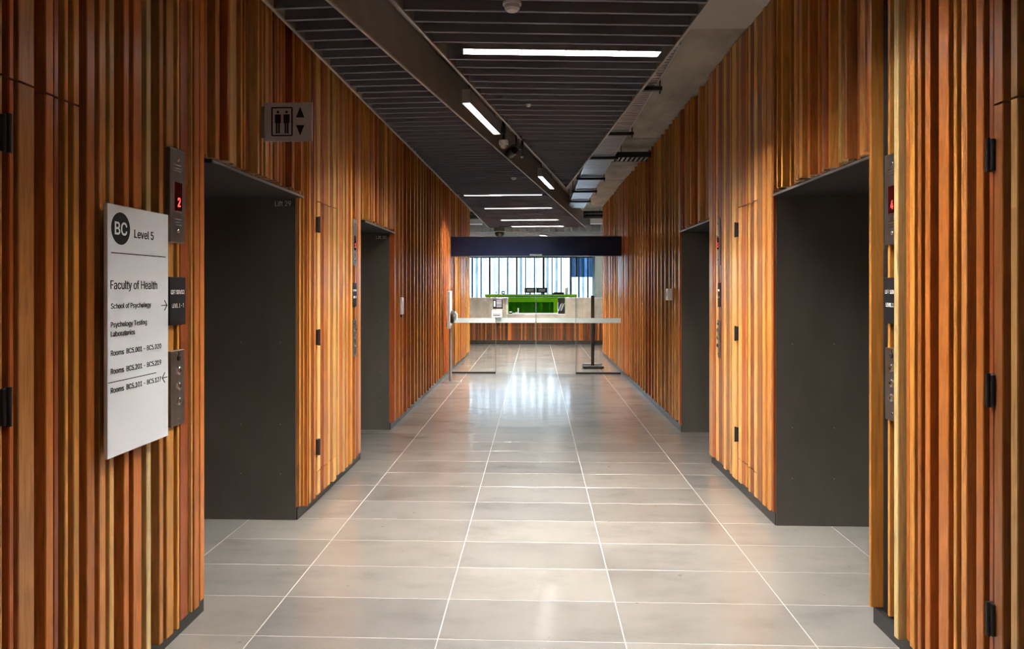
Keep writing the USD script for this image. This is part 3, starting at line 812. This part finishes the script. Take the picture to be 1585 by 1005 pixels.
c0, c1 = dx(785.7), dx(875)
ztop, zlow, zcut = dz(461), 0.615, dz(486)
WING = [(-3.2, c0 - 0.001, ztop, 'reception_desk', 'left wing of the reception desk, beige stone over dark timber slats'),
        (c0, c1, zcut, 'hatch_counter', 'low pale-topped middle counter of the reception desk under the open hatch'),
        (c1 + 0.001, 3.2, ztop, 'reception_desk', 'right wing of the reception desk, beige stone over dark timber slats')]
for xa, xb, zt, nm, lab in WING:
    d = thing(nm, lab, 'reception desk', base=((xa + xb) / 2, DY, 0), group='units of the reception desk')
    top = 0.02 if nm == 'hatch_counter' else 0.012
    obj('stone_panel', cbox(xa, xb, DY, DY + 0.12, zlow, zt - top, 0.004), 'stone', d)
    obj('counter_top', cbox(xa, xb, DY - 0.01, DY + (0.75 if nm == 'hatch_counter' else 0.45), zt - top, zt, 0.003), 'counter_edge', d, label='pale counter top')
    obj('body', box(xa, xb, DY + 0.121, DY + 0.2, 0.02, zt - 0.03), 'backing', d)
    obj('plinth', cbox(xa, xb, DY + 0.02, DY + 0.12, 0, 0.105, 0.004), 'skirting', d, label='black plinth')
    if xb < 0:
        obj('hatch_cheek', cbox(xb - 0.03, xb, DY - 0.003, DY + 0.40, zcut - 0.02, zt - top, 0.003), 'counter_edge', d, label='white hatch cheek')
    sl = {}
    x = max(xa, -2.2) + 0.002
    while x < min(xb, 2.2) - 0.03:
        w = min(rng.choice([0.03, 0.04, 0.05]), xb - x)
        sl.setdefault(rng.choice(['orange', 'dark_brown', 'brown', 'dark_brown', 'dark_brown', 'red_brown', 'red_brown']), []).append(
            box(x, x + w, DY + 0.02 + rng.uniform(0, 0.035), DY + 0.12, 0.105, zlow))
        x += w + rng.choice([0.004, 0.015])
    for k, ms in sl.items():
        obj('slat_run', ms, 'wood_' + k, d, kind='stuff')
# green cabinet seen through the hatch
GYC = 22.6
k = GYC / FPX
gc = thing('green_cabinet', 'bright green open cabinet against the window, seen through the desk hatch', 'cabinet', base=((830 - VPX) * k, GYC, 0))


def gx(px):
    return (px - VPX) * k


def gz(row):
    return 1.5 - (row - HOR) * k


ZSH = gz(456)
obj('top_shelf', cbox(gx(751), gx(893), GYC - 0.05, GYC + 0.40, gz(460), gz(456), 0.006), 'green', gc)
obj('shelf_edge', box(gx(752), gx(892), GYC - 0.053, GYC - 0.05, gz(460.2), gz(459.3)), 'black', gc)
obj('top_band', cbox(gx(784), gx(876), GYC, GYC + 0.03, gz(468), gz(460.3), 0.004), 'green', gc)
obj('green_pane', box(gx(786), gx(858), GYC + 0.25, GYC + 0.26, 0.42, gz(468)), 'green_glass', gc, label='dark green glass back')
for a, b in ((784, 787), (857, 863), (872, 876)):
    obj('upright', cbox(gx(a), gx(b), GYC, GYC + 0.30, 0.0, gz(468), 0.004), 'green', gc)
obj('lower_shelf', cbox(gx(786), gx(858), GYC, GYC + 0.30, 0.40, 0.43, 0.004), 'green', gc)
for a, b in ((752, 755), (889, 892)):
    obj('end_panel', cbox(gx(a), gx(b), GYC, GYC + 0.38, 0.0, gz(460), 0.004), 'green', gc)
# things about the desk
wt = thing('back_counter', 'low pale worktop behind the reception desk', 'worktop', base=(0, 21.0, 0))
obj('worktop', cbox(-1.8, 1.8, 20.6, 21.4, 0.70, 0.74, 0.006), 'counter_edge', wt)
objs('leg', [box(x, x + 0.05, y, y + 0.05, 0, 0.70) for x in (-1.75, 1.7) for y in (20.65, 21.3)], 'trim_metal', wt)
for px, lab in ((820.5, 'left one of two black computer monitors above the green ledge'), (838.5, 'right one of two black computer monitors above the green ledge')):
    my = 22.74
    k = my / FPX
    mx = (px - VPX) * k
    t = thing('monitor', lab, 'monitor', base=(mx, my, gz(456)), group='monitors on the green cabinet')
    zt, zb = 1.5 - (445.5 - HOR) * k, 1.5 - (453.5 - HOR) * k
    zs_ = ZSH
    obj('screen_back', cbox(mx - 0.172, mx + 0.172, my, my + 0.03, zb, zt, 0.005), 'black', t)
    obj('rear_cover', cbox(mx - 0.10, mx + 0.11, my - 0.022, my + 0.001, zb + 0.035, zt - 0.035, 0.006), 'grey_plastic', t)
    obj('stand_neck', cbox(mx - 0.03, mx + 0.03, my + 0.005, my + 0.03, zs_ + 0.008, zb + 0.02, 0.003), 'grey_plastic', t)
    obj('stand_foot', cbox(mx - 0.11, mx + 0.11, my - 0.07, my + 0.1, zs_, zs_ + 0.01, 0.003), 'black', t)
ty = 22.72
k = ty / FPX
zl = ZSH
t = thing('desk_tray', 'flat black tray on the right end of the green ledge', 'tray', base=((864 - VPX) * k, ty, zl))
obj('tray_body', cbox((855.5 - VPX) * k, (873 - VPX) * k, ty - 0.1, ty + 0.12, zl, zl + 0.055, 0.005), 'black', t)
obj('tray_lip', cbox((857.5 - VPX) * k, (871 - VPX) * k, ty - 0.08, ty + 0.1, zl + 0.055, zl + 0.07, 0.004), 'navy_plate', t)
t = thing('leaflet_holder', 'thin pale leaflet holder standing beside the black tray', 'leaflet holder', base=((876.5 - VPX) * k, ty, zl))
obj('leaflet', cbox((875 - VPX) * k, (877.6 - VPX) * k, ty - 0.08, ty + 0.08, zl, zl + 0.20, 0.004), 'paper', t)
obj('back_plate', cbox((877.8 - VPX) * k, (878.6 - VPX) * k, ty - 0.09, ty + 0.09, zl, zl + 0.23, 0.002), 'grey_plastic', t)
for px, r, col, lab in ((770.5, 0.045, 'galvanised', 'pale blue ring-shaped tape roll on the left of the green ledge'), (779, 0.042, 'black', 'black ring-shaped tape dispenser on the left of the green ledge')):
    t = thing('tape_roll', lab, 'tape roll', base=((px - VPX) * k, ty, zl))
    m = trimesh.creation.torus(r, 0.015, 24, 10)
    m.apply_transform(trimesh.transformations.rotation_matrix(math.pi / 2, [1, 0, 0]))
    m.apply_translation([(px - VPX) * k, ty, zl + r + 0.015])
    obj('ring', m, col, t, smooth=True)
    obj('foot', cbox((px - VPX) * k - 0.02, (px - VPX) * k + (0.13 if col == 'black' else 0.02), ty - 0.03, ty + 0.03, zl, zl + 0.012, 0.002), 'black' if col == 'black' else col, t)
hy = DY + 0.14
k = hy / FPX
t = thing('desk_phone', 'white desk phone on the hatch counter', 'phone', base=((800 - VPX) * k, hy, zcut))
m = cbox(-0.05, 0.05, -0.06, 0.06, 0.0, 0.035, 0.008)
m.apply_translation([(800 - VPX) * k, hy, zcut]); obj('phone_body', m, 'white', t)
obj('handset', cbox((801 - VPX) * k, (803.2 - VPX) * k, hy - 0.03, hy + 0.03, zcut + 0.033, zcut + 0.155, 0.01), 'white', t)
t = thing('card_holder', 'small black card holder at the left end of the hatch counter', 'card holder', base=((790 - VPX) * k, hy, zcut))
obj('holder', cbox((787.6 - VPX) * k, (793 - VPX) * k, hy - 0.04, hy + 0.04, zcut, zcut + 0.03, 0.004), 'black', t)
obj('card', cbox((788.2 - VPX) * k, (792.4 - VPX) * k, hy - 0.01, hy + 0.0, zcut + 0.03, zcut + 0.06, 0.001), 'paper', t)
t = thing('brochure_rack', 'dark brochure rack with fanned white leaflets at the right of the hatch', 'brochure rack', base=((868 - VPX) * k, hy, zcut))
x0, x1 = (863.5 - VPX) * k, (874.2 - VPX) * k
obj('rack_back', cbox(x0, x1, hy + 0.02, hy + 0.04, zcut, ztop - 0.01, 0.003), 'black', t)
for i in range(4):
    m = cbox(-0.012, 0.012, -0.012, 0.0, -0.10, 0.10, 0.002)
    m.apply_transform(trimesh.transformations.rotation_matrix(0.35, [0, 1, 0]))
    m.apply_translation([x0 + 0.05 + 0.031 * i, hy + 0.016 - 0.002 * i, zcut + 0.17 + 0.03 * (i % 2)])
    obj('leaflet', m, ['paper', 'galvanised', 'paper', 'galvanised'][i], t)
obj('rack_lip', cbox(x0, x1, hy - 0.02, hy - 0.012, zcut, zcut + 0.05, 0.002), 'black', t)

# ------------------------------------------------------------------ reception windows
WY = 24.0
wi = thing('window_1', 'full-width reception window with frosted upright fins outside and dark mullions', 'window', base=(0, WY, 0.35), kind='structure')
mx0 = (757.8 - VPX) * WY / FPX
mull = [mx0 + 0.898 * i for i in range(-4, 8)]
obj('head_frame', box(-5.2, 5.2, WY - 0.03, WY + 0.05, 2.52, 2.57), 'mullion', wi)
obj('sill_frame', box(-5.2, 5.2, WY - 0.03, WY + 0.05, 0.35, 0.40), 'mullion', wi)
for i, x in enumerate(mull):
    obj('mullion', box(x - 0.028, x + 0.028, WY - 0.03, WY + 0.05, 0.40, 2.52), 'mullion', wi)
    if i + 1 < len(mull):
        obj('pane', box(x + 0.028, mull[i + 1] - 0.028, WY + 0.005, WY + 0.015, 0.40, 2.52), 'window_glass', wi)
xb0 = (883.6 - VPX) * WY / FPX
obj('blind', box(xb0, xb0 + 0.84, WY + 0.02, WY + 0.024, 1.5 - (429 - HOR) * WY / FPX, 2.52), 'blind_glass', wi, label='translucent blue blind')
for x in mull[:-1]:
    for j in range(3):
        xc = x + 0.15 + 0.30 * j
        f = obj('fin', box(xc - 0.118, xc - 0.052, WY + 0.38, WY + 0.392, 0.1, 2.9), 'fin_pale', wi, label='frosted pale fin')
        obj('fin', box(xc - 0.050, xc + 0.030, WY + 0.38, WY + 0.392, 0.1, 2.9), rng.choice(['fin_blue', 'fin_pale']), wi, label='frosted blue fin')
        obj('fin', box(xc + 0.032, xc + 0.118, WY + 0.39, WY + 0.402, 0.1, 2.9), 'fin_white', wi, label='frosted white fin')
        obj('fin_edge', box(xc + 0.119, xc + 0.160, WY + 0.30, WY + 0.40, 0.1, 2.9), 'fin_edge', f, label='blue glass edge')

# ------------------------------------------------------------------ signs and lift fittings
SXP = -1.455
ys0, ys1 = wall_y(166.5, SXP), wall_y(260.5, SXP)
zs0, zs1 = 0.918, 1.792
ds = thing('directory_sign', 'tall white directory sign headed BC Level 5 on the left wall', 'directory sign', base=(SXP, ys0, zs0))
obj('board', cbox(SXP - 0.014, SXP, ys0, ys1, zs0, zs1, 0.0015), 'sign_white', ds)
objs('standoff', [cyl((SXP - 0.05, y, z), (SXP - 0.012, y, z), 0.014, 12) for y in (ys0 + 0.06, ys1 - 0.06) for z in (1.0, 1.72)], 'black', ds)


def sy(px):
    return wall_y(px, SXP)


def sz(px, row):
    y = sy(px)
    zc = -SXP * math.sin(PSI) + y * math.cos(PSI)
    return 1.5 - (row - HOR) * zc / FPX


cy, cz = (sy(173) + sy(200)) / 2, sz(186.5, 354)
em = obj('emblem', on(trimesh.creation.cylinder(radius=0.0565, height=0.0014, sections=48), 'left', (SXP + 0.0005, cy, cz)), 'ink', ds, label='black round emblem')
obj('lettering', on(text('BC', 0.043, 0.076, 0.0008, True), 'left', (SXP + 0.0012, cy - 0.038, cz - 0.0215)), 'sign_white', em, label='white letters BC')
LINES = [('Level 5', 208, 237.5, 207.5, 368, 0.030), ('Faculty of Health', 171, 243, 171, 447.7, 0.030), ('School of Psychology', 171.6, 233.4, 172, 478.1, 0.0178),
         ('Psychology Testing', 171.5, 227, 172, 507, 0.0178), ('Laboratories', 171.5, 208.5, 172, 521.5, 0.0178), ('Rooms  BC5.001 - BC5.020', 171.5, 249.2, 172, 551.4, 0.0185),
         ('Rooms  BC5.201 - BC5.219', 171.5, 249.2, 172, 579.7, 0.0185), ('Rooms  BC5.101 - BC5.127', 171.5, 249.2, 172, 609.3, 0.0185)]
for s, p0, p1, pr, row, cap in LINES:
    obj('lettering', on(text(s, cap, sy(p1) - sy(p0)), 'left', (SXP, sy(p0), sz(pr, row))), 'ink', ds)
for p0, p1, row, h in ((172, 256.3, 391, 0.0032), (167.5, 241.5, 593.5, 0.0026)):
    z = sz(p0, row)
    obj('rule_line', box(SXP - 0.0002, SXP + 0.001, sy(p0), sy(p1), z - h / 2, z + h / 2), 'ink', ds)
for p0, p1, row, dirn in ((250, 258.3, 473, 1), (251, 258.3, 585.5, -1)):
    L = sy(p1) - sy(p0)
    w = 0.0016
    tip = L if dirn > 0 else 0
    a = LineString([(0, 0), (L, 0)]).buffer(w).union(LineString([(tip - dirn * 0.019, 0.019), (tip, 0), (tip - dirn * 0.019, -0.019)]).buffer(w))
    obj('arrow', on(flat(a), 'left', (SXP, sy(p0), sz(p0, row))), 'ink', ds)


def fittings(side, yn, xf, digit, where, where2=None):
    """Indicator, service plate and call panel; yn: their near edge."""
    fr = SIDE[side]
    yc = yn + 0.0625
    sgn = -side

    def P(du, z, out=0.0):
        return (side * xf + sgn * out, yc + (du if side < 0 else -du), z)

    def bx(u0, u1, z0, z1, o0, o1, c=0.002):
        a, b = P(u0, z0, o0), P(u1, z1, o1)
        return cbox(a[0], b[0], a[1], b[1], z0, z1, c)
    t = thing('lift_indicator', 'steel lift indicator with a red %s display %s' % (digit, where), 'lift indicator', base=P(0, 1.69), group='lift indicators')
    obj('plate', bx(-0.0625, 0.0625, 1.69, 2.075, -0.012, 0.012), 'plate_steel', t)
    obj('display', bx(-0.026, 0.034, 1.822, 1.94, 0.011, 0.0135, 0.0008), 'display_red', t, label='dark red display window')
    m = text(digit, 0.036, 0.022 if digit != '1' else None, 0.0012, True)
    obj('digit', on(m, fr, P(-0.004, 1.84, 0.0135)), 'digit_red', t, label='glowing red digit')
    for z0 in (1.985, 1.762):
        for i in range(3):
            obj('slot', bx(-0.028, 0.028, z0 + 0.012 * i, z0 + 0.012 * i + 0.004, 0.011, 0.013, 0.0008), 'button_steel', t)
    for z in (2.033, 1.738):
        obj('arrow_lamp', lathe([(0, 0.004), (0.007, 0.003), (0.009, 0.0)], P(0.004, z, 0.0125), 16, 'x+' if side < 0 else 'x-'), 'button_steel', t, smooth=True)
    objs('trim_edge', [bx(-0.026, 0.034, 1.815, 1.819, 0.011, 0.0135, 0.0006), bx(-0.0625, 0.0625, 2.075, 2.078, -0.01, 0.012, 0.0006)], 'button_steel', t)
    t = thing('service_plate', 'black LIFT SERVICE plate %s' % where, 'sign plate', base=P(0, 1.35), group='lift service plates')
    obj('plate', bx(-0.066, 0.066, 1.35, 1.548, -0.012, 0.012), 'navy_plate', t)
    obj('lettering', on(text('LIFT SERVICE', 0.0165, 0.112, 0.0008, True), fr, P(-0.056, 1.478, 0.012)), 'paper', t)
    obj('lettering', on(text('LEVEL 1 - 5', 0.0165, 0.098, 0.0008, True), fr, P(-0.048, 1.422, 0.012)), 'paper', t)
    t = thing('call_panel', 'steel call panel with three buttons %s' % where, 'call panel', base=P(0, 0.935), group='lift call panels')
    obj('plate', bx(-0.0575, 0.0575, 0.935, 1.245, -0.012, 0.012), 'plate_steel', t)
    for z in (1.160, 1.097, 1.034):
        ax = 'x+' if side < 0 else 'x-'
        b = obj('button', lathe([(0.0, 0.010), (0.013, 0.010), (0.017, 0.007), (0.019, 0.0)], P(0.004, z, 0.012), 24, ax), 'button_steel', t, smooth=30)
        obj('mark', on(flat(Polygon([(-0.005, -0.004), (0.005, -0.004), (0, 0.005)])), fr, P(0.004, z, 0.0218)), 'ink', b)
    ax = 'x+' if side < 0 else 'x-'
    obj('key_switch', lathe([(0.0, 0.006), (0.009, 0.006), (0.011, 0.0)], P(0.004, 1.212, 0.012), 16, ax), 'black', t, smooth=30, label='black key switch')
    obj('key_guard', lathe([(0.0, 0.004), (0.008, 0.003), (0.009, 0.0)], P(0.004, 1.231, 0.012), 16, ax), 'button_steel', t, smooth=30)
    obj('emblem', lathe([(0.0, 0.003), (0.006, 0.002), (0.007, 0.0)], P(0.004, 0.965, 0.012), 16, ax), 'button_steel', t, smooth=30)


fittings(-1, wall_y(263.5, -1.48), 1.492, '2', 'right of the white directory sign')
fittings(1, wall_y(1369, 1.518) - 0.125, 1.530, '4', 'on the near right wall')
fittings(-1, 5.875, 1.512, '1', 'on the left wall before the farther lift')
fittings(1, 5.94, 1.508, '3', 'on the right wall before the farther lift')

# flag sign
fy = 3.90
fx0, fz0, k = -1.488, 1.5 + (447 - 216) * fy / FPX, fy / FPX
fs = thing('lift_sign', 'square white projecting lift sign with two figures and arrows above Lift 29', 'sign', base=(fx0, fy, fz0))
FW, FH = 0.268, 0.212
obj('panel', cbox(fx0, fx0 + FW, fy, fy + 0.008, fz0, fz0 + FH, 0.001), 'flag_white', fs)
obj('bracket', cbox(fx0 - 0.012, fx0 + 0.008, fy - 0.006, fy + 0.014, fz0 + 0.02, fz0 + FH - 0.02, 0.002), 'trim_metal', fs)


def fpt(x, y):
    """A point of the sign, from its left and its foot, as fractions measured on the sign."""
    return (x * FW, y * FH)


def fpoly(pts):
    return Polygon([fpt(*p) for p in pts])


outer = sbox(*fpt(0.155, 0.135), *fpt(0.595, 0.885)).buffer(-0.008).buffer(0.008)
frame = outer.difference(outer.buffer(-0.0068))
obj('pictogram', on(flat(frame), 'front', (fx0, fy, fz0)), 'ink', fs, label='black lift frame')
for cx in (0.29, 0.47):
    from shapely.geometry import Point
    x_, y_ = fpt(cx, 0.755)
    body = Point(x_, y_).buffer(0.0068)
    body = body.union(sbox(*fpt(cx - 0.062, 0.47), *fpt(cx + 0.062, 0.695)).buffer(-0.003).buffer(0.003))
    for s_ in (-1, 1):
        body = body.union(sbox(*fpt(cx + s_ * 0.024 - 0.018, 0.205), *fpt(cx + s_ * 0.024 + 0.018, 0.5)))
    obj('pictogram', on(flat(body), 'front', (fx0, fy, fz0)), 'ink', fs, label='black standing figure')
obj('arrow', on(flat(fpoly([(0.665, 0.615), (0.835, 0.615), (0.75, 0.885)])), 'front', (fx0, fy, fz0)), 'ink', fs, label='black up arrow')
obj('arrow', on(flat(fpoly([(0.665, 0.415), (0.835, 0.415), (0.75, 0.155)])), 'front', (fx0, fy, fz0)), 'ink', fs, label='black down arrow')

# card readers
yl = wall_y(621, -1.485)
t = thing('card_reader', 'slim white card reader on the left wall past the second lift', 'card reader', base=(-1.49, yl, 1.2))
obj('body', cbox(-1.492, -1.462, yl - 0.04, yl + 0.04, 1.215, 1.405, 0.006), 'white', t)
obj('lower_cap', cbox(-1.492, -1.470, yl - 0.025, yl + 0.025, 1.185, 1.214, 0.004), 'black', t)
yr = wall_y(1041, 1.49)
t = thing('exit_button', 'white exit button box on the right wall past the second lift', 'button box', base=(1.49, yr, 1.37))
obj('body', cbox(1.432, 1.492, yr, yr + 0.09, 1.372, 1.50, 0.006), 'white', t)
obj('button', cbox(1.427, 1.433, yr + 0.02, yr + 0.07, 1.41, 1.46, 0.002), 'grey_plastic', t)
